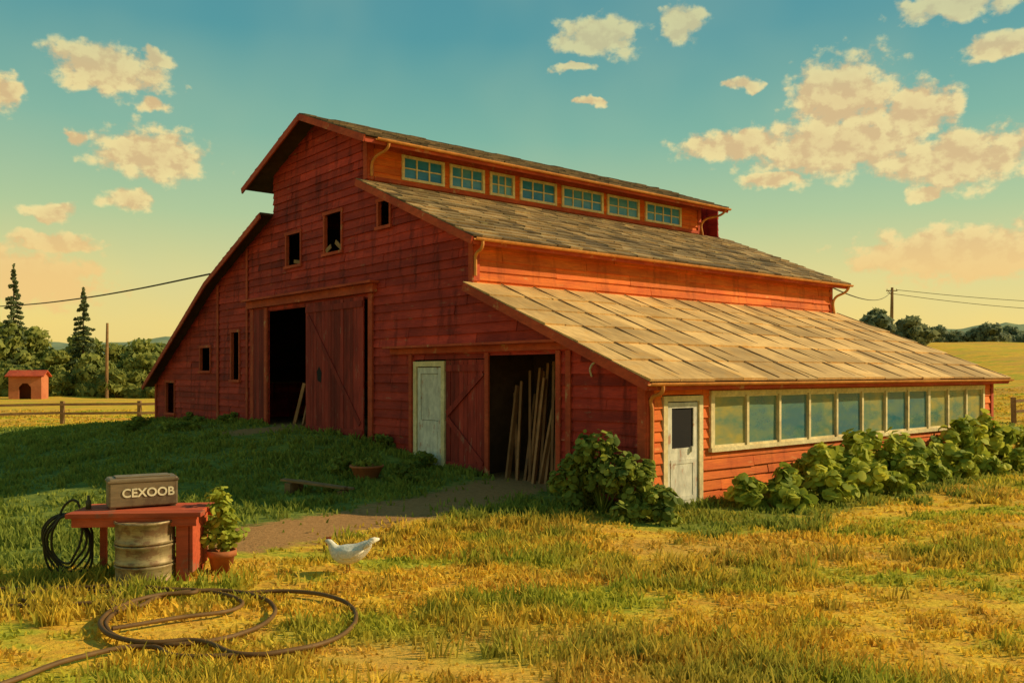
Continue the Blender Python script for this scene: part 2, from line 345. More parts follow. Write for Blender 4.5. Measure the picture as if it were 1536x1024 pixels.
# hills
hm,nt,b=newmat('hazy_hill_mat',1,0); ps=N(nt,'ShaderNodeNewGeometry').outputs['Position']; q=noise(nt,ps,.05,7,.7,(1,1,3))
nt.links.new(mix(nt,rng_map(nt,q,.35,.65),(.17,.23,.15),(.30,.33,.17)),b.inputs['Base Color'])  # lighter base colour stands in for distance haze
xs=np.linspace(-1400,1600,420); V=[]
ht=lambda x:20+10*vn(x/180,x*0,3)+7*vn(x/35,x*0+3,4)+4*vn(x/9,x*0+5,5)+ (14*sm((x-100)/400))
rows=[(560,0),(620,.45),(690,.8),(760,1),(900,.7)]
for yy,f in rows:
    for x in xs: V.append((x,yy,-2+float(ht(x+yy*.3*(f<1)))*f+ (4 if f>0 else 0)))
n=len(xs); i=(np.arange(n-1)[None,:]+n*np.arange(len(rows)-1)[:,None]).ravel()
npmesh('hills',V,np.stack([i,i+1,i+n+1,i+n],1),hm,{})
# ---------------------------------------------------------------- barn
barn=empty('red_barn',(CX,CY,0),math.atan2(UY,UX))
LX=14.6
fac=lambda a,z,o:(-o,a,z)
def sidem(y0): return lambda a,z,o:(a,y0-o,z)
def leftm(y0): return lambda a,z,o:(a,y0+o,z)
back=lambda a,z,o:(LX+o,a,z)
def planks(mb,m,L,R,z0,z1,holes,h=.21,seed=1,lo=1.6,hi=4.6,amp=.3):
    r=random.Random(seed); z=z0
    while z<z1-1e-3:
        zt=min(z+h*r.uniform(.92,1.08),z1); a=min(L(z),L(zt)); end=max(R(z),R(zt)); cuts=[]
        q=a+r.uniform(.4,hi)
        while q<end-.3: cuts.append(q); q+=r.uniform(lo,hi)
        e=[None]+cuts+[None]
        for i in range(len(e)-1):
            l0=L(z) if e[i] is None else e[i]; l1=L(zt) if e[i] is None else e[i]
            r0=R(z) if e[i+1] is None else e[i+1]; r1=R(zt) if e[i+1] is None else e[i+1]
            l0=max(l0,L(z)) ;l1=max(l1,L(zt)); r0=min(r0,R(z)); r1=min(r1,R(zt))
            tint=.5+r.uniform(-amp,amp)*(1.5 if r.random()<.12 else .8); ps=[(l0,r0,l1,r1,z,zt)]
            for (h0,h1,g0,g1) in holes:
                new=[]
                for (p0,p1,p2,p3,za,zb) in ps:
                    if zb<=g0 or za>=g1 or max(p1,p3)<=h0 or min(p0,p2)>=h1: new.append((p0,p1,p2,p3,za,zb)); continue
                    if min(p0,p2)<h0: new.append((min(p0,h0),h0,min(p2,h0),h0,za,zb))
                    if max(p1,p3)>h1: new.append((h1,max(p1,h1),h1,max(p3,h1),za,zb))
                    if za<g0: new.append((max(p0,h0),min(p1,h1),max(p2,h0),min(p3,h1),za,g0))
                    if zb>g1: new.append((max(p0,h0),min(p1,h1),max(p2,h0),min(p3,h1),g1,zb))
                ps=new
            jo=r.uniform(0,.014); sag=r.uniform(-.018,.018)
            for (p0,p1,p2,p3,za,zb) in ps:
                if p1-p0<.02 and p3-p2<.02: continue
                p1=max(p1,p0+.001);p3=max(p3,p2+.001)
                o=lambda zz:.004+jo+.036*(1-(zz-z)/(zt-z))
                g=.005; zs=sag if abs(za-z)<1e-4 and p1-p0>1 else 0
                mb.hexa([m(p0+g,za,-.02),m(p1-g,za,-.02),m(p1-g,za-max(zs,0),o(za)),m(p0+g,za+min(zs,0),o(za)),m(p2+g,zb,-.02),m(p3-g,zb,-.02),m(p3-g,zb,o(zb)),m(p2+g,zb,o(zb))],tint)
        z=zt
def yL(z):
    if z<=2.40:return 0.
    if z<=4.34:return (z-2.40)/.3975
    if z<=5.45:return 4.88
    if z<=7.3:return 4.88+(z-5.45)/.4186
    if z<=8.54:return 9.3
    return 9.3+(z-8.54)/.369
def yR(z):
    if z<=2.05:return 25.6
    if z<=5.45:return 25.6-(z-2.05)/.5397
    if z<=7.2:return 19.3-(z-5.45)/.389
    if z<=8.43:return 14.8
    return 14.8-(z-8.43)/.369
H=[(9.2,15.15,0,4.3),(4.35,7.15,0,2.72),(2.2,4.35,0,2.78),(12.98,13.85,5.55,6.45),(10.6,11.5,5.68,6.72),(8.2,8.7,6.05,6.66),
   (19.85,20.75,2.5,3.3),(17.35,17.95,2.2,3.75),(23.45,24.35,.9,2.05)]
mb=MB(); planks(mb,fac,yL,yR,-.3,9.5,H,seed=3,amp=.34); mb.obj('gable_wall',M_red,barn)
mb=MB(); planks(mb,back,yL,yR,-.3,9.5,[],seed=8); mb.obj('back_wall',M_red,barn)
MX=13.5
mb=MB()
gh=[(.4,1.55,0,2.02),(1.8,13.95,1.02,2.0)]
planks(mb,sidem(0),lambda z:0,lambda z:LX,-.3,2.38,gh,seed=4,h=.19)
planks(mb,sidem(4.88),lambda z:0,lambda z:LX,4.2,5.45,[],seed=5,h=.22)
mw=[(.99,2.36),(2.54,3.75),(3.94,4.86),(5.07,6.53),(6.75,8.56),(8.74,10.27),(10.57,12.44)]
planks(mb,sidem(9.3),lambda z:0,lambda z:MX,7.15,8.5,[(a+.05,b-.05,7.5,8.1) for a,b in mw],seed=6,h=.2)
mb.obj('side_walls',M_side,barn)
mb=MB()
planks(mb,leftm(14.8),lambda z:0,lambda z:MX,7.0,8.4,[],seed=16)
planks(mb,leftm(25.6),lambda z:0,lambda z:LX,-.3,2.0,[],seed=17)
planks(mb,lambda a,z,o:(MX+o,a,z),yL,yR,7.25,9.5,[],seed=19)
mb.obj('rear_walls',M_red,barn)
# partitions
mb=MB(); mb.box(.1,LX-.1,4.92,5.0,-.3,4.3)
mb.hexa([(1.72,.1,-.3),(1.78,.1,-.3),(1.78,4.85,-.3),(1.72,4.85,-.3),(1.72,.1,2.3),(1.78,.1,2.3),(1.78,4.85,4.15),(1.72,4.85,4.15)])  # sloped cross wall added to keep window light out of the open doorway
mb.box(7,7.1,5.1,25.4,-.3,1.8)
mb.box(7,7.1,5.1,19,1.8,5.2)
mb.box(1.8,LX-.1,.1,4.8,-.1,.03); mb.obj('partitions',M_dark,barn)
# roofs
def rooftiles(mb,ub,e,r_,x0,x1,course,tw,th,seed,amp=.35):
    rr=random.Random(seed); e=Vector((0,*e));r_=Vector((0,*r_)); d=(r_-e);Ls=d.length;d.normalize()
    n=Vector((0,-d.z,d.y)); n=n if n.z>0 else -n
    P=lambda x,q,o:tuple(Vector((x,0,0))+e+d*q+n*o)
    nc=max(1,round(Ls/course)); cs=Ls/nc
    for i in range(nc):
        q0=i*cs-(.02 if i else .03)+rr.uniform(-.012,.012); q1=min((i+1)*cs+cs*.1,Ls+.01); x=x0; rt=rr.uniform(-.08,.08)
        first=True
        while x<x1-1e-3:
            xe=min(x+tw*rr.uniform(.75,1.2)*(rr.uniform(.4,1) if first else 1),x1); first=False
            if x1-xe<tw*.2: xe=x1
            t=.5+rt+rr.uniform(-amp,amp); lo=th*rr.uniform(1.5,2.8); qq=q0+rr.uniform(-.018,.018)
            mb.hexa([P(x+.004,qq,.3*th),P(xe-.004,qq,.3*th),P(xe-.004,q1,.002),P(x+.004,q1,.002),P(x+.004,qq,lo),P(xe-.004,qq,lo),P(xe-.004,q1,th*.9),P(x+.004,q1,th*.9)],t)
            x=xe
    ub.hexa([P(x0+.02,.02,-.05),P(x1-.02,.02,-.05),P(x1-.02,Ls,-.05),P(x0+.02,Ls,-.05),P(x0+.02,.02,0),P(x1-.02,.02,0),P(x1-.02,Ls,0),P(x0+.02,Ls,0)],.4)
ub=MB(); pn=MB(); sh=MB(); s2=MB()
E_sh=((-.32,2.275),(4.86,4.345)); E_mid=((4.48,5.29),(9.3,7.31)); E_mon=((8.42,8.2),(11.9,9.5)); E_monl=((15.75,8.08),(11.9,9.5))
E_l1=((19.3,5.5),(14.82,7.22)); E_l2=((25.95,1.9),(19.3,5.5))
rooftiles(pn,ub,*E_sh,-.3,LX+.45,.86,1.0,.022,11,.36)
rooftiles(sh,ub,*E_mid,-.35,LX+.5,.34,.5,.024,12)
rooftiles(s2,ub,*E_mon,-.62,MX+.5,.34,.5,.024,13)
rooftiles(s2,ub,*E_monl,-.62,MX+.5,.34,.5,.024,14)
rooftiles(s2,ub,*E_l1,-.45,LX+.4,.34,.5,.024,15)
rooftiles(s2,ub,*E_l2,-.45,LX+.4,.34,.5,.024,16)
sh.obj('shingle_roof',M_shing,barn); s2.obj('upper_roof',M_shingd,barn); pn.obj('shed_roof',M_panel,barn); ub.obj('roof_deck',M_dark,barn)
mb=MB()
k=-.3+1.0
while k<LX+.3:
    mb.beam((k,E_sh[0][0]+.02,E_sh[0][1]+.05),(k+.02,E_sh[1][0]-.05,E_sh[1][1]+.03),.03,.018,.3+random.uniform(-.2,.2)); k+=1.02+random.uniform(-.08,.08)
mb.obj('roof_battens',M_wood,barn)
# rake + fascia trims
tr=MB()
def rake(e,r_,x,w=.17,drop=.085):
    tr.beam((x,e[0],e[1]-drop),(x,r_[0],r_[1]-drop),.045,w,.5+random.uniform(-.15,.15),up=(0,0,1))
for E,x0,x1 in ((E_sh,-.3,LX+.45),(E_mid,-.35,LX+.5),(E_mon,-.62,MX+.5),(E_monl,-.62,MX+.5),(E_l1,-.45,LX+.4),(E_l2,-.45,LX+.4)):
    rake(E[0],E[1],x0,.17); rake(E[0],E[1],x1)
for (e,x0,x1) in ((E_sh[0],-.3,LX+.45),(E_mid[0],-.35,LX+.5),(E_mon[0],-.62,MX+.5)):
    tr.box(x0+.03,x1-.03,e[0]+.015,e[0]+.05,e[1]-.16,e[1]-.035,.6)
for k in np.arange(.1,LX,.9):
    tr.beam((k,E_mid[0][0]+.06,E_mid[0][1]-.09),(k,4.9,5.29+.42*.4187-.09),.06,.1,.4)
for k in np.arange(.1,MX,.9): tr.beam((k,E_mon[0][0]+.06,E_mon[0][1]-.09),(k,9.3,8.2+.88*.3736-.09),.06,.1,.4)
# corner boards
tr.box(-.065,-.042,-.05,.13,-.2,2.36,.55); tr.box(-.040,.16,-.065,-.045,-.2,2.36,.6)
tr.box(LX-.12,LX+.03,-.065,-.045,-.2,2.36,.6)
tr.box(-.065,-.045,4.82,4.98,4.36,5.38,.5); tr.box(-.04,.12,4.815,4.84,4.4,5.38,.6)
tr.box(LX-.1,LX+.03,4.815,4.84,4.3,5.38,.6)
tr.box(-.065,-.045,9.24,9.42,7.35,8.45,.5); tr.box(-.04,.14,9.235,9.257,7.35,8.4,.65); tr.box(MX-.12,MX+.04,9.235,9.257,7.33,8.4,.65)
tr.box(-.075,-.045,25.45,25.62,-.2,2.0,.5)
tr.box(-.075,-.045,19.05,19.2,.3,5.4,.35); tr.box(-.075,-.045,16.62,16.75,.3,6.4,.35)
tr.wbox(sidem(9.3),.16,MX-.14,8.16,8.28,.034,.075,.6); tr.wbox(sidem(9.3),.16,MX-.14,7.34,7.44,.034,.075,.6)
tr.wbox(sidem(4.88),.14,LX-.12,5.2,5.33,.036,.075,.65)
tr.wbox(sidem(0),.18,LX-.14,2.12,2.26,.036,.075,.6)
F=fac
tr.wbox(F,15.15,15.35,.4,4.42,.036,.09,.55); tr.wbox(F,8.95,9.15,.4,4.42,.036,.09,.5)
tr.wbox(F,16.2,16.4,.4,4.42,.036,.07,.45)
tr.wbox(F,8.8,16.5,4.44,4.66,.036,.16,.55); tr.wbox(F,8.7,16.6,4.66,4.72,.036,.3,.7)
tr.wbox(F,1.75,8.1,2.86,3.0,.036,.10,.55); tr.wbox(F,1.65,8.2,3.0,3.05,.036,.26,.7)
tr.wbox(F,2.08,2.2,-.1,2.84,.036,.08,.5); tr.wbox(F,1.8,1.93,-.1,2.84,.036,.075,.45); tr.wbox(F,4.28,4.4,0,2.84,.036,.08,.5); tr.wbox(F,7.18,7.3,.1,2.84,.036,.08,.5)
for (a0,a1,z0,z1) in H[3:]:
    w=.08
    tr.wbox(F,a0-w,a0,z0,z1,-.03,.065,.45);tr.wbox(F,a1,a1+w,z0,z1,-.03,.065,.45)
    tr.wbox(F,a0-w-.03,a1+w+.03,z1,z1+.09,-.03,.075,.5);tr.wbox(F,a0-w-.04,a1+w+.04,z0-.08,z0,-.03,.10,.75)
tr.obj('trim',M_trim,barn)
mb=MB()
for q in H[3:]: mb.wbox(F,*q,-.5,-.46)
mb.obj('black_window_backs',M_black,barn)  # black panels painting the dark behind the gable windows
mb=MB(); mb.beam((-.02,10.62,5.74),(-.02,10.95,5.95),.02,.12,.5); mb.beam((-.02,11.48,5.74),(-.02,11.2,5.86),.02,.12,.5)
mb.beam((-.03,13.0,5.6),(-.03,13.4,5.66),.02,.1,.5); mb.obj('broken_boards',M_wood,barn)
# doors
dm=MB(); rr=random.Random(5)
def vplank(a0,a1,z0,z1,o0,o1,w=.17):
    a=a0
    while a<a1-.01:
        b=min(a+w,a1); dm.wbox(F,a+.004,b-.004,z0+rr.uniform(-.03,.03),z1,o0,o1+rr.uniform(-.006,.006),.5+rr.uniform(-.35,.35)); a=b
vplank(9.3,12.47,.68,4.36,.10,.13)
for z in (.8,4.1): dm.wbox(F,9.33,12.44,z,z+.16,.138,.16,.45)
dm.beam((-.146,9.45,1.1),(-.146,12.3,4.0),.018,.14,.35)
vplank(15.35,16.2,.5,4.4,.045,.065,.2)
vplank(4.42,5.86,.1,2.7,-.01,.02,.16)
for z in (.3,2.45): dm.wbox(F,4.45,5.83,z,z+.14,.028,.055,.6)
dm.beam((-.045,4.5,.45),(-.045,5.8,1.4),.022,.13,.6); dm.beam((-.045,5.8,1.5),(-.045,4.5,2.42),.022,.13,.6)
dm.obj('plank_doors',M_door,barn)
mb=MB(); mb.add([(-.139,11.55,2.15),(-.139,11.75,2.2),(-.139,11.8,2.45),(-.139,11.66,2.6),(-.139,11.5,2.42)],[(0,1,2,3,4)]); mb.obj('hole_patch',M_black,barn)  # flat black patch painting the dark of a hole in the door
wd=MB(); gl=MB(); cr=MB()
cr.wbox(F,7.02,7.15,.22,2.68,0,.05,.5); cr.wbox(F,5.9,6.03,.22,2.68,0,.05,.5); cr.wbox(F,6.03,7.02,2.56,2.68,0,.05,.5)
wd.wbox(F,6.05,7.0,.24,1.2,-.01,.02,.45); wd.wbox(F,6.05,6.17,1.2,2.54,-.01,.02); wd.wbox(F,6.88,7.0,1.2,2.54,-.01,.02)
wd.wbox(F,6.17,6.88,1.2,1.32,-.01,.021); wd.wbox(F,6.17,6.88,2.4,2.54,-.01,.021); wd.wbox(F,6.2,6.85,.38,1.08,.02,.03,.7)
wd.wbox(F,6.18,6.87,1.33,2.39,-.005,.0,.42)
S=sidem(0)
cr.wbox(S,.42,.53,-.02,2.0,0,.06,.5); cr.wbox(S,1.42,1.53,-.02,2.0,0,.06,.5); cr.wbox(S,.53,1.42,1.9,2.0,0,.06,.5)
wd.wbox(S,.55,1.4,.02,.98,.0,.03,.6); wd.wbox(S,.55,.67,.98,1.88,0,.03); wd.wbox(S,1.28,1.4,.98,1.88,0,.03); wd.wbox(S,.67,1.28,.98,1.06,0,.032); wd.wbox(S,.67,1.28,1.78,1.88,0,.032)
wd.wbox(S,.63,1.32,.12,.2,.03,.04,.4);wd.wbox(S,.63,1.32,.78,.86,.03,.04,.4);wd.wbox(S,.63,.7,.2,.78,.03,.04,.4);wd.wbox(S,1.25,1.32,.2,.78,.03,.04,.4)
dk=MB(); dk.wbox(S,.67,1.28,1.06,1.78,.002,.008); dk.obj('door_glass',M_black,barn)
wd.wbox(S,1.18,1.22,.98,1.08,.04,.08,.1)
wd.obj('white_doors',M_white,barn)
gb=MB(); n=11; a0,a1=1.8,13.95; st=(a1-a0)/n
cr.wbox(S,a0-.06,a1+.06,.94,1.02,-.02,.10,.5); cr.wbox(S,a0-.06,a1+.06,2.0,2.08,-.02,.085,.5)
for i in range(n+1):
    w=.055 if i in (0,8,n) else .035; a=a0+i*st; cr.wbox(S,a-w,a+w,1.02,2.0,-.02,.078,.5)
tints=[.8,.3,.15,.45,.1,.6,.2,.25,.7,.6,.8]
for i in range(n):
    a=a0+i*st; j=rr.uniform(-.014,.014)
    gb.add([S(a+.05,1.06,.02+j),S(a+st-.05,1.06,.02-j),S(a+st-.05,1.97,.02-j*.5),S(a+.05,1.97,.02+j)],[(0,1,2,3)],tints[i])
    cr.wbox(S,a+.055,a+st-.055,1.02,1.06,0,.05,.45); cr.wbox(S,a+.055,a+st-.055,1.96,2.0,0,.05,.45)
gb.obj('greenhouse_panes',M_glass,barn)
S9=sidem(9.3); gm=MB()
for (a,b) in mw:
    z0,z1=7.47,8.13
    cr.wbox(S9,a,a+.08,z0,z1,-.02,.078);cr.wbox(S9,b-.08,b,z0,z1,-.02,.078);cr.wbox(S9,a+.08,b-.08,z0,z0+.07,-.02,.08);cr.wbox(S9,a+.08,b-.08,z1-.07,z1,-.02,.073)
    nc=4 if b-a>1.6 else 3
    for i in range(1,nc): q=a+.08+(b-a-.16)*i/nc; cr.wbox(S9,q-.018,q+.018,z0+.07,z1-.07,.0,.05)
    for i in range(nc):
        q0=a+.08+(b-a-.16)*i/nc+.018; q1=a+.08+(b-a-.16)*(i+1)/nc-.018; cr.wbox(S9,q0,q1,(z0+z1)/2-.015,(z0+z1)/2+.015,.0,.047)
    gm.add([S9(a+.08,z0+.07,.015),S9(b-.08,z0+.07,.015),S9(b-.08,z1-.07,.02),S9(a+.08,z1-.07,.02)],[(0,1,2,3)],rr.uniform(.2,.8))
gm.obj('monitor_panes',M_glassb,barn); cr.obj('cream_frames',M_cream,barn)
mb=MB(); mb.box(.2,MX-.2,9.6,9.64,7.2,8.5); mb.obj('monitor_lining',M_dark,barn)
# gutters
gt=MB()
def gutter(y,z,x0,x1,r=.06):
    n=8; base=len(gt.V)
    for x in (x0,x1):
        for rad in (r,r-.012):
            for i in range(n+1):
                a=math.pi+math.pi*i/n; gt.V.append((x,y+rad*math.cos(a),z+rad*math.sin(a))); gt.t.append(.5)
    m=n+1
    for i in range(n):
        gt.F.append((base+i,base+i+1,base+2*m+i+1,base+2*m+i)); gt.F.append((base+m+i,base+m+i+1,base+3*m+i+1,base+3*m+i))
        gt.F.append((base+i,base+i+1,base+m+i+1,base+m+i)); gt.F.append((base+2*m+i,base+2*m+i+1,base+3*m+i+1,base+3*m+i))
for E,x0,x1 in ((E_sh,-.32,LX+.5),(E_mid,-.3,LX+.55),(E_mon,-.3,MX+.55)): gutter(E[0][0]-.05,E[0][1]-.03,x0,x1)
gt.obj('gutters',M_gut,barn)
tube('downspout',[(.02,-.37,2.2),(.02,-.36,2.1),(.03,-.1,1.95),(.05,-.1,1.8),(.05,-.1,.9),(.05,-.1,.0)],.035,M_gut,barn)
tube('downspout',[(-.1,4.43,5.2),(-.1,4.44,5.1),(-.04,4.75,4.92),(-.03,4.77,4.8),(-.03,4.77,4.5)],.035,M_gut,barn)
tube('downspout',[(.05,8.37,8.1),(.05,8.42,8.0),(.05,9.1,7.82),(.05,9.19,7.7),(.05,9.19,7.42)],.035,M_gut,barn)
tube('downspout',[(LX+.35,4.43,5.2),(LX+.35,4.5,5.08),(LX+.05,4.77,4.8),(LX+.05,4.77,4.3)],.04,M_gut,barn)
tube('downspout',[(MX+.3,8.37,8.12),(MX+.3,8.5,8.0),(MX+.05,9.19,7.75),(MX+.05,9.19,7.3)],.04,M_gut,barn)
tube('wall_bracket',[(-.06,1.25,2.35),(-.14,1.2,2.5),(-.12,1.05,2.62),(-.05,1.0,2.62)],.02,M_white,barn)
# stored lumber
mb=MB()
for i in range(16):
    a=2.75+i*.1+rr.uniform(-.05,.05); mb.beam((.25+rr.uniform(0,.3),a+rr.uniform(-.3,.0),.1),(.9+rr.uniform(-.2,.4),min(a+rr.uniform(-.1,.3),4.6),rr.uniform(1.9,2.75)),.05,.13,.5+rr.uniform(-.35,.4))
for i in range(5): mb.beam((.6+rr.uniform(0,.4),2.3,.3+i*.16),(.6+rr.uniform(0,.4),2.9,.34+i*.16),.12,.06,.5+rr.uniform(-.3,.3))
mb.beam((1.0,14.6,.85),(1.6,13.9,2.4),.08,.08); mb.beam((.9,14.2,.85),(1.2,13.2,2.0),.06,.14,.7); mb.beam((1.2,13.4,.85),(1.2,14.8,1.5),.06,.14,.4)
mb.box(1.2,1.9,13.2,14.0,.7,1.3,.4); mb.beam((.7,14.9,.8),(.9,14.6,2.1),.05,.1,.8); mb.beam((.5,13.9,.85),(1.0,14.4,1.9),.05,.12,.6)
mb.obj('stored_lumber',M_lumber,barn)
# ---------------------------------------------------------------- plants at barn
def plant(name,spec,mat,per,size,seed,nc=7,**k):
    r=np.random.default_rng(seed); C=[];R=[];mb=MB()
    for (x,y,h,rad) in spec:
        z=Tz(x,y)
        for _ in range(nc):
            u=r.random(); a=r.uniform(0,6.28);q=rad*r.uniform(.1,1.0)*(1.1-.6*u);zz=z+h*(.15+.78*u); C.append((x+q*math.cos(a),y+q*math.sin(a),zz)); s=r.uniform(.22,.42); R.append((rad*s,rad*s,h*s*.6))
            mb.loft([((x,y,z-.05),.012,.012),(C[-1],.006,.006)],5)
    e=empty(name); V,F_,t=leafset(C,R,per,size,seed,inner=.2,**k); npmesh('leaves',V,F_,mat,{'tint':t},e); mb.obj('stems',M_leafd,e); return e
sq=[]
r=np.random.default_rng(12)
for lx in (2.2,2.9,3.7,4.3,5.0,5.7,6.4,7.1,7.8,8.5,9.2,10.0,10.8,11.6,12.4,13.2,14.0):
    x,y=L2W(lx+r.uniform(-.2,.2),-.8+r.uniform(-.25,.15)); hh=r.uniform(.75,1.35) if lx>3.5 else r.uniform(.5,.8); sq.append((x,y,hh,r.uniform(.4,.7)))
for lx in (2.5,3.5,4.6,5.6,6.6,7.8,9.0,10.4,12.0,13.4): x,y=L2W(lx,-1.4+r.uniform(-.2,.15)); sq.append((x,y,r.uniform(.35,.7),r.uniform(.35,.55)))
plant('squash_plants',sq,M_leaf,24,.10,3,nc=14,ctint=.4,broad=True)
plant('bush',[(1.55,14.85,1.3,.62),(1.15,15.15,1.0,.5),(2.0,14.45,.95,.5)],M_leafd,60,.062,4,nc=16,ctint=.4,broad=True)
plant('bush',[(2.35,14.2,.55,.42)],M_leafd,50,.058,9,nc=14,ctint=.4,broad=True)
wx=[(L2W(-.3,a)) for a in (6.2,8.2,17.4,21)]
plant('weeds',[(x,y,.35,.35) for x,y in wx]+[(-2.2,17.6,.4,.5),(-3.6,18.6,.45,.5),(-12,27.5,.5,.8),(-10,26.5,.4,.7)],M_leafd,70,.06,14)
def lathe_obj(name,prof,c,mat,parent=None,smooth=True): mb=MB(); mb.lathe(prof,c); return mb.obj(name,mat,parent,smooth)
px,py=-3.05,18.2; pz=Tz(px,py); e=empty('planter_bowl',(px,py,pz))
lathe_obj('bowl',[(0,0),(.2,0),(.24,.04),(.33,.24),(.36,.25),(.36,.29),(.32,.29),(.30,.22),(0,.2)],(0,0,0),M_terra,e)
V,F_,t=leafset([(0,0,.34),(.14,0,.32),(-.14,.05,.32)],[(.16,.16,.12)]*3,60,.05,4,inner=.3); npmesh('leaves',V,F_,M_leafd,{'tint':t},e)
bx,by=-3.75,16.6; bz=Tz(bx,by); e=empty('wooden_planks',(bx,by,bz),-.2); mb=MB()
mb.beam((-.72,.05,.25),(.62,-.05,.13),.17,.04,.4,up=(0,0,1)); mb.beam((-.5,.25,.21),(.7,.12,.10),.13,.035,.6); mb.beam((-.55,-.1,.1),(-.5,.4,.1),.12,.2,.3); mb.beam((.52,-.1,.02),(.5,.3,.02),.09,.12,.4)
mb.obj('planks',M_wood,e,bevel=.004)
# ---------------------------------------------------------------- work table + drum
tx,ty=-4.33,10.25; tz=Tz(tx,ty)
tb=empty('work_table',(tx,ty,tz),math.radians(5)); mb=MB()
for i in range(4): mb.box(-.76,.72+rr.uniform(-.02,.02),-.4+i*.2+.003,-.2+i*.2-.003,.745,.80,.5+rr.uniform(-.2,.2))
mb.box(-.7,.68,-.37,-.34,.64,.744,.45); mb.box(-.7,.68,.34,.37,.64,.744,.45)
mb.box(.44,.58,-.33,-.27,-.02,.742,.5); mb.box(.44,.58,.27,.33,-.02,.742,.5); mb.box(.59,.63,-.33,.33,.1,.742,.4)
mb.box(-.62,-.55,.25,.32,-.02,.742,.4)
mb.obj('table_frame',M_table,tb,bevel=.005)
dr=empty('steel_drum',(-4.22,9.98,Tz(-4.22,9.98)))
prof=[(0,0),(.325,0),(.335,.01),(.335,.03),(.32,.04)]
for q in (.2,.235,.43,.465): prof+=[(.32,q-.02),(.336,q),(.32,q+.02)]
prof+=[(.32,.67),(.335,.68),(.335,.705),(.32,.71),(.315,.69),(0,.69)]
lathe_obj('drum_body',prof,(0,0,0),M_galv,dr)
bx_=empty('tin_box',(-4.43,10.38,tz+.80),math.radians(30)); mb=MB()
mb.box(-.38,.38,-.17,.17,.02,.36,.5); o=mb.obj('box_body',M_boxm,bx_,bevel=.02)
mb=MB(); mb.box(-.39,.39,-.18,.18,.31,.335,.35); mb.box(-.36,-.3,-.15,.15,0,.02,.2); mb.box(.3,.36,-.15,.15,0,.02,.2); mb.box(-.3,.3,-.12,.12,.361,.375,.6); mb.obj('lid_band',M_boxm,bx_,bevel=.004)
tcu=bpy.data.curves.new('lettering','FONT'); tcu.body='CEXOOB'; tcu.size=.14; tcu.extrude=.004; tcu.align_x='CENTER'; tcu.offset=.003
to=bpy.data.objects.new('lettering',tcu); scene.collection.objects.link(to); to.parent=bx_; to.location=(.05,-.175,.14); to.rotation_euler=(math.pi/2,0,0); tcu.materials.append(M_letter)
hh=empty('hanging_hose',(tx-.78,ty-.1,tz)); 
for k in range(5):
    w=.17+.035*k; hgt=.27+.03*k
    pts=[(.02+w*math.cos(a)-.08-.02*k+.03*math.sin(3*a+k),-.1+.05*k+.03*math.sin(a*2),.46-.03*k+hgt*math.sin(a)) for a in np.linspace(0,2*math.pi,9)[:-1]]
    tube('coil',pts,.014,M_hose2,hh,True)
tube('tap_pipe',[(.05,.0,.82),(.0,0,.9),(-.12,.02,.86),(-.2,0,.7)],.014,M_hose2,hh)
mb=MB(); mb.lathe([(0,0),(.03,0),(.03,.1),(.015,.11),(.015,.16),(0,.16)],(.14,.02,.80),12); mb.obj('tap',M_hose2,hh,True)
# ground hose
def gp(x,y,dz=.03): return (x,y,Tz(x,y)+dz)
pts=[]
def arc(cx,cy,rx,ry,a0,a1,n,dz=.03,wob=.04):
    for a in np.linspace(math.radians(a0),math.radians(a1),n):
        k=1+wob*math.sin(a*2.3+cx); pts.append(gp(cx+rx*k*math.cos(a),cy+ry*k*math.sin(a),dz))
arc(-4.9,9.15,1.25,.42,60,400,12,.04); arc(-3.05,8.35,.74,.98,170,-200,14,.06); 
hs=empty('garden_hose'); tube('loop',pts,.022,M_hose,hs)
pts=[]; arc(-2.45,8.25,.98,1.12,115,-75,10,.06); arc(-3.1,8.3,.72,.95,-60,-250,8,.08); arc(-4.4,9.1,.8,.35,30,250,7,.06); tube('loop',pts,.022,M_hose,hs)
pts=[gp(-2.2,7.15,.05),gp(-2.75,7.1,.05),gp(-3.1,7.35,.05),gp(-3.55,7.0,.05),gp(-3.75,6.5,.05),gp(-4.0,5.9,.05)]; tube('tail',pts,.022,M_hose,hs)
pts=[gp(-5.2,9.9),gp(-4.9,9.55),gp(-4.2,9.3),gp(-3.5,9.35,.05),gp(-3.0,9.2,.05),gp(-2.75,8.7,.06),gp(-3.2,8.2,.06),gp(-3.6,7.8,.06)]; tube('tail',pts,.02,M_hose,hs)
px,py=-3.5,10.45; e=empty('potted_plant',(px,py,Tz(px,py)))
lathe_obj('pot',[(0,0),(.115,0),(.15,.2),(.175,.2),(.175,.27),(.15,.27),(.145,.22),(0,.21)],(0,0,0),M_terra,e)
V,F_,t=leafset([(0,0,.45),(.06,0,.66),(-.07,.04,.58),(.13,.05,.47),(-.14,-.03,.42),(0,-.05,.8),(.05,.02,.36),(-.03,0,.92)],[(.14,.14,.12)]*8,60,.042,4,inner=.3,broad=True); npmesh('leaves',V,F_,M_leaf,{'tint':t},e)
mb=MB(); mb.loft([((0,0,.2),.015,.015),((0,-.03,.7),.006,.006)],6); mb.loft([((0,0,.25),.01,.01),((.08,.03,.5),.005,.005)],6); mb.obj('stem',M_leafd,e)
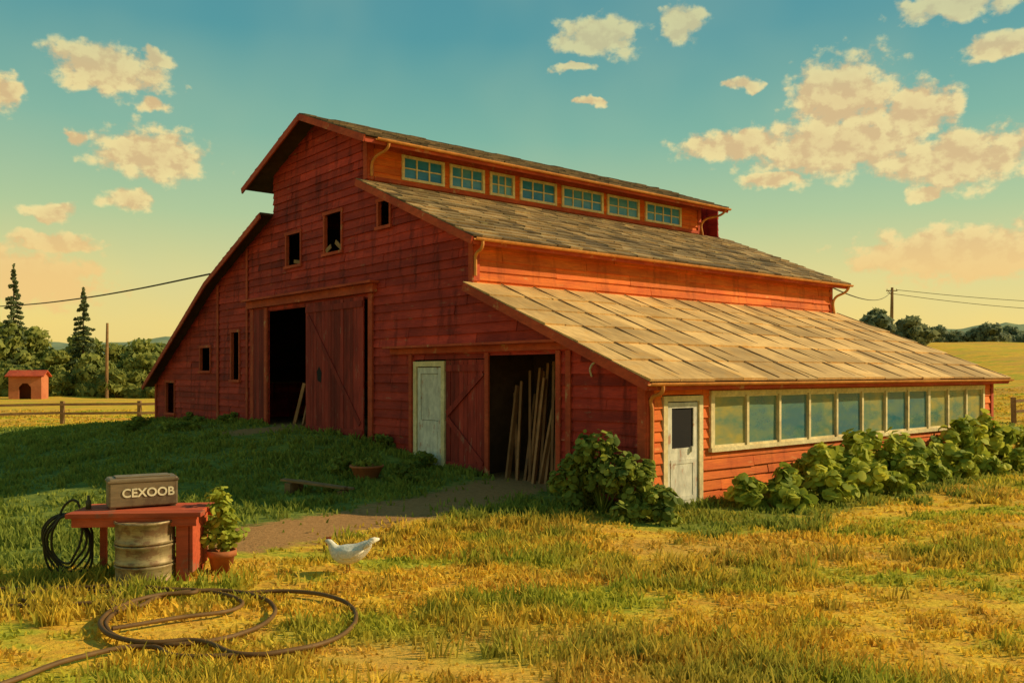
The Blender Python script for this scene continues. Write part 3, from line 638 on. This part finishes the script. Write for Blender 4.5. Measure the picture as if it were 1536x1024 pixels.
# hen
hx,hy=-1.98,10.45; e=empty('white_hen',(hx,hy,Tz(hx,hy)),math.radians(-8)); e.scale=(1.08,1.08,1.08); mb=MB()
rings=[((.27,0,.34),.008,.03),((.24,0,.325),.02,.055),((.19,0,.285),.05,.075),((.12,0,.235),.095,.10),((.04,0,.205),.12,.118),((-.04,0,.20),.122,.118),((-.11,0,.215),.10,.10),((-.155,0,.25),.065,.07),((-.18,0,.29),.043,.048),((-.20,0,.325),.036,.038),((-.225,0,.345),.034,.034),((-.25,0,.345),.022,.024),((-.262,0,.343),.008,.01)]
mb.loft(rings,16); o=mb.obj('body',M_hen,e,True); ss=o.modifiers.new('s','SUBSURF'); ss.levels=ss.render_levels=1
mb=MB()
for sgn in (-1,1):
    mb.loft([((-.08,sgn*.10,.23),.012,.03),((-.02,sgn*.122,.225),.018,.06),((.06,sgn*.118,.225),.016,.058),((.14,sgn*.085,.245),.01,.035),((.2,sgn*.055,.265),.004,.012)],10)
for q in range(6): a=(q-2.5)*.12; mb.loft([((.2,a*.15,.29),.012,.02),((.27,a*.4,.37-.01*abs(q-2.5)),.01,.03),((.31,a*.6,.40-.02*abs(q-2.5)),.004,.012)],8)
mb.obj('feathers',M_hen,e,True)
mb=MB()
for i in range(4): mb.loft([((-.20-.016*i,0,.37),.006,.008),((-.198-.016*i,0,.40-.004*abs(i-1)),.003,.004)],6)
mb.loft([((-.245,0,.325),.008,.012),((-.245,0,.295),.006,.008)],6); mb.obj('comb',M_comb,e,True)
mb=MB(); mb.loft([((-.255,0,.343),.012,.012),((-.295,0,.335),.002,.002)],8)
for sgn in (-1,1):
    mb.loft([((.0,sgn*.045,.12),.014,.014),((.01,sgn*.045,.06),.009,.009),((0,sgn*.045,.005),.008,.008)],8)
    for a in (-.5,0,.5): mb.loft([((0,sgn*.045,.008),.006,.006),((-.06*math.cos(a),sgn*.045+.06*math.sin(a),.004),.003,.003)],6)
mb.obj('beak_legs',M_beak,e,True)
mb=MB(); mb.lathe([(0,-.004),(.005,0),(0,.004)],(-.235,-.031,.353),8); mb.obj('eye',M_black,e,True)
# ---------------------------------------------------------------- fences, poles, shed
def fence(name,P,h=1.0):
    e=empty(name); mb=MB()
    for i,(x,y) in enumerate(P):
        z=Tz(x,y); mb.beam((x,y,z-.2),(x+rr.uniform(-.04,.04),y,z+h),.16,.16,.5+rr.uniform(-.2,.2),up=(0,1,0))
        if i+1<len(P):
            q=P[i+1]; z2=Tz(*q)
            for hz in (.45,.85): mb.beam((x,y-.1,z+hz*h),(q[0],q[1]-.1,z2+hz*h+rr.uniform(-.04,.04)),.05,.12,.5+rr.uniform(-.2,.2))
    mb.obj('rails_and_posts',M_wood,e)
fence('wooden_fence',[(-42+3.35*i,36.5+.95*i) for i in range(8)]+[(-42+3.35*8,44.5),(-12,46)],1.1)
fence('wooden_fence',[(22.3+2.6*i,38.5+1.0*i) for i in range(6)],1.15)
def pole(x,y,ztop,r=.13,arm=True):
    e=empty('utility_pole'); z=Tz(x,y); mb=MB(); mb.loft([((x,y,z-.3),r,r),((x,y,(z+ztop)/2),r*.85,r*.85),((x+.05,y,ztop),r*.65,r*.65)],10)
    if arm:
        mb.beam((x-.7,y,ztop-.4),(x+.7,y,ztop-.4),.1,.12); mb.beam((x-.5,y,ztop-.4),(x,y,ztop-1.0),.05,.05)
        for q in (-.6,.6): mb.loft([((x+q,y,ztop-.34),.04,.04),((x+q,y,ztop-.15),.03,.03)],8)
    mb.obj('pole',M_wood,e)
pole(48.2,110,13.3,.24); pole(-40.2,86,7.4,.18,False); pole(-50,70,9.0,.16); pole(118,118,13.2,.24)
def wire(p,q,sag,r=.02):
    e=empty('power_line'); P=[]
    for k in np.linspace(0,1,9): P.append((p[0]+(q[0]-p[0])*k,p[1]+(q[1]-p[1])*k,p[2]+(q[2]-p[2])*k-sag*4*k*(1-k)))
    tube('cable',P,r,M_hose2,e,res=1)
w0=L2W(-.4,18.9); wire((w0[0],w0[1],5.75),(-50,70,8.7),1.0,.03)
w1=L2W(LX+.4,5.2); wire((w1[0],w1[1],5.3),(48.2,110,12.9),.8,.025); wire((48.8,110,13.0),(118,118,12.9),1.6,.035); wire((47.6,110,12.6),(118,118,12.4),2.2,.035)
e=empty('small_shed',(-44.6,80,Tz(-44.6,80)),.25); mb=MB()
hw,hd=1.35,1.2
mb.box(-hw,-.5,-hd,-hd+.1,0,2.1);mb.box(.5,hw,-hd,-hd+.1,0,2.1);mb.box(-.5,.5,-hd,-hd+.1,1.45,2.1);mb.box(-hw,hw,hd-.1,hd,0,2.1);mb.box(-hw,-hw+.1,-hd+.1,hd-.1,0,2.1);mb.box(hw-.1,hw,-hd+.1,hd-.1,0,2.1)
for sg in (-1,1): mb.add([(sg*.5,-hd-.003,1.1),(sg*.5,-hd-.003,1.452),(sg*.2,-hd-.003,1.452)],[(0,1,2)])
mb.hexa([(-hw,-hd,2.1),(hw,-hd,2.1),(hw,hd,2.1),(-hw,hd,2.1),(-hw,-hd+.9,2.45),(hw,-hd+.9,2.45),(hw,hd-.9,2.45),(-hw,hd-.9,2.45)])
mb.obj('walls',M_shed,e)
mb=MB(); mb.beam((0,-hd-.25,2.08),(0,0.03,2.62),2*hw+.5,.1); mb.beam((0,hd+.25,2.08),(0,-.03,2.6),2*hw+.5,.1); mb.obj('roof',M_trim,e)
# ---------------------------------------------------------------- world
sunaz=math.atan2(.97,.20); el=math.radians(29)
W=bpy.data.worlds.new('World'); scene.world=W; W.use_nodes=True; nt=W.node_tree
try: W.cycles.sampling_method='MANUAL'; W.cycles.sample_map_resolution=256
except Exception: pass
bg=nt.nodes['Background']
sky=N(nt,'ShaderNodeTexSky'); sky.sky_type='NISHITA'; sky.sun_disc=False; sky.sun_elevation=el; sky.sun_rotation=sunaz
tcn=N(nt,'ShaderNodeTexCoord').outputs['Generated']; sx=N(nt,'ShaderNodeSeparateXYZ'); nt.links.new(tcn,sx.inputs[0])
az=mathn(nt,'MULTIPLY',mathn(nt,'ARCTAN2',sx.outputs[0],sx.outputs[1]),57.2958)
eld=mathn(nt,'MULTIPLY',mathn(nt,'ARCSINE',sx.outputs[2]),57.2958)
cv=N(nt,'ShaderNodeCombineXYZ'); nt.links.new(az,cv.inputs[0]); nt.links.new(eld,cv.inputs[1]); cvv=cv.outputs[0]
rp=N(nt,'ShaderNodeValToRGB'); el_=rp.color_ramp.elements
stops=[(0,(.90,.60,.15)),(.06,(.90,.66,.18)),(.12,(.74,.65,.24)),(.20,(.43,.57,.29)),(.30,(.20,.44,.33)),(.42,(.085,.31,.33)),(.6,(.06,.24,.32)),(1,(.07,.18,.25))]
el_[0].position=stops[0][0];el_[0].color=(*stops[0][1],1);el_[1].position=1;el_[1].color=(*stops[-1][1],1)
for p,c in stops[1:-1]: k=el_.new(p); k.color=(*c,1)
nt.links.new(mathn(nt,'DIVIDE',eld,50.0,clamp=True),rp.inputs[0])
base=rp.outputs[0]
nb=noise(nt,cvv,.05,3,.6); base=mix(nt,mathn(nt,'MULTIPLY',rng_map(nt,nb,.4,.7),.22),base,(.44,.56,.34))
clouds=[(-24.9,17.6,3.7,1.6),(-22.6,18.7,1.4,.6),(-22.8,15.9,.9,.5),(-22.5,13.2,3.7,1.8),(-26.8,13.6,1.0,.5),(-23.6,10.3,1.7,.9),(-28.1,9.3,1.6,.6),(-27.5,7.7,2.8,.6),(-30,5.6,5.5,2.0),
(5.8,21.1,3.2,1.4),(11.2,21.5,1.5,1.2),(5.2,17.4,1.4,.35),(20.9,16.6,3.6,2.9),(25.0,15.4,2.6,1.9),(14.3,14.4,4.3,1.1),(20.4,13.9,6.6,2.2),(27.3,12.3,4.8,2.1),(17,12.0,2.4,.6),(25.4,10.6,1.5,.6),
(29.5,18.3,2.4,.8),(27.5,20.8,4,1),(27.3,7.0,7.0,1.9),(4.05,19.2,1.5,.35),(-30.6,15.6,1.3,1.3),(15.1,17.9,1.3,.45),
(44,13,7,2.6),(-46,12,7,2.4),(95,14,16,5),(-105,14,16,5),(175,13,18,4)]
wn=N(nt,'ShaderNodeTexNoise'); wn.inputs['Scale'].default_value=.6; wn.inputs['Detail'].default_value=3; nt.links.new(cvv,wn.inputs['Vector'])
wad=N(nt,'ShaderNodeVectorMath',operation='MULTIPLY_ADD'); nt.links.new(wn.outputs['Color'],wad.inputs[0]); wad.inputs[1].default_value=(2.8,1.5,0); nt.links.new(cvv,wad.inputs[2]); wv=wad.outputs[0]
f=None
for (a,e_,ra,re) in clouds:
    a+=1.4; e_+=.75
    m_=N(nt,'ShaderNodeVectorMath',operation='MULTIPLY_ADD'); nt.links.new(wv,m_.inputs[0]); m_.inputs[1].default_value=(1/ra,1/re,0); m_.inputs[2].default_value=(-a/ra,-e_/re,0)
    l_=N(nt,'ShaderNodeVectorMath',operation='LENGTH'); nt.links.new(m_.outputs[0],l_.inputs[0])
    v=l_.outputs['Value']; f=v if f is None else mathn(nt,'MINIMUM',f,v)
cn=noise(nt,cvv,.75,6,.58,(1,1.25,1)); dens=mathn(nt,'ADD',mathn(nt,'SUBTRACT',1.06,f),mathn(nt,'MULTIPLY_ADD',cn,1.7,-.88))
mask=rng_map(nt,dens,-.03,.42)
mp=N(nt,'ShaderNodeVectorMath',operation='ADD'); nt.links.new(cvv,mp.inputs[0]); mp.inputs[1].default_value=(.5,.6,0)
cn2=noise(nt,mp.outputs[0],.75,4,.55,(1,1.25,1)); lit=rng_map(nt,mathn(nt,'SUBTRACT',cn,cn2),-.12,.12)
cc_=mix(nt,lit,(.72,.48,.21),(.93,.74,.31)); hi_=rng_map(nt,dens,.2,1.1); cc_=mix(nt,mathn(nt,'MULTIPLY',hi_,.4),cc_,(.72,.46,.20))
low=rng_map(nt,eld,5,10); cc_=mix(nt,low,(.88,.56,.19),cc_)
high=rng_map(nt,eld,16,21); cc_=mix(nt,mathn(nt,'MULTIPLY',high,.5),cc_,(.48,.60,.34))
col=mix(nt,mathn(nt,'MULTIPLY',mask,.88),base,cc_)
ns=mix(nt,1.0,sky.outputs[0],(.09,.09,.09),'MULTIPLY')
col=mix(nt,.92,ns,col); nt.links.new(col,bg.inputs[0]); bg.inputs[1].default_value=1.06
sl=bpy.data.lights.new('sun','SUN'); sl.energy=5.0; sl.angle=math.radians(.6); sl.color=(1,.81,.50)
so=bpy.data.objects.new('sun',sl); scene.collection.objects.link(so)
Ld=Vector((.97*math.cos(el),.14*math.cos(el),math.sin(el))); so.rotation_euler=Ld.to_track_quat('Z','Y').to_euler(); so.location=(30,10,30)
cam=bpy.data.cameras.new('camera'); co=bpy.data.objects.new('camera',cam); scene.collection.objects.link(co)
co.location=(0,0,2.4); co.rotation_euler=(math.pi/2,0,0); cam.sensor_width=36; cam.lens=30.47; cam.shift_y=.03125; cam.clip_end=5000
scene.camera=co
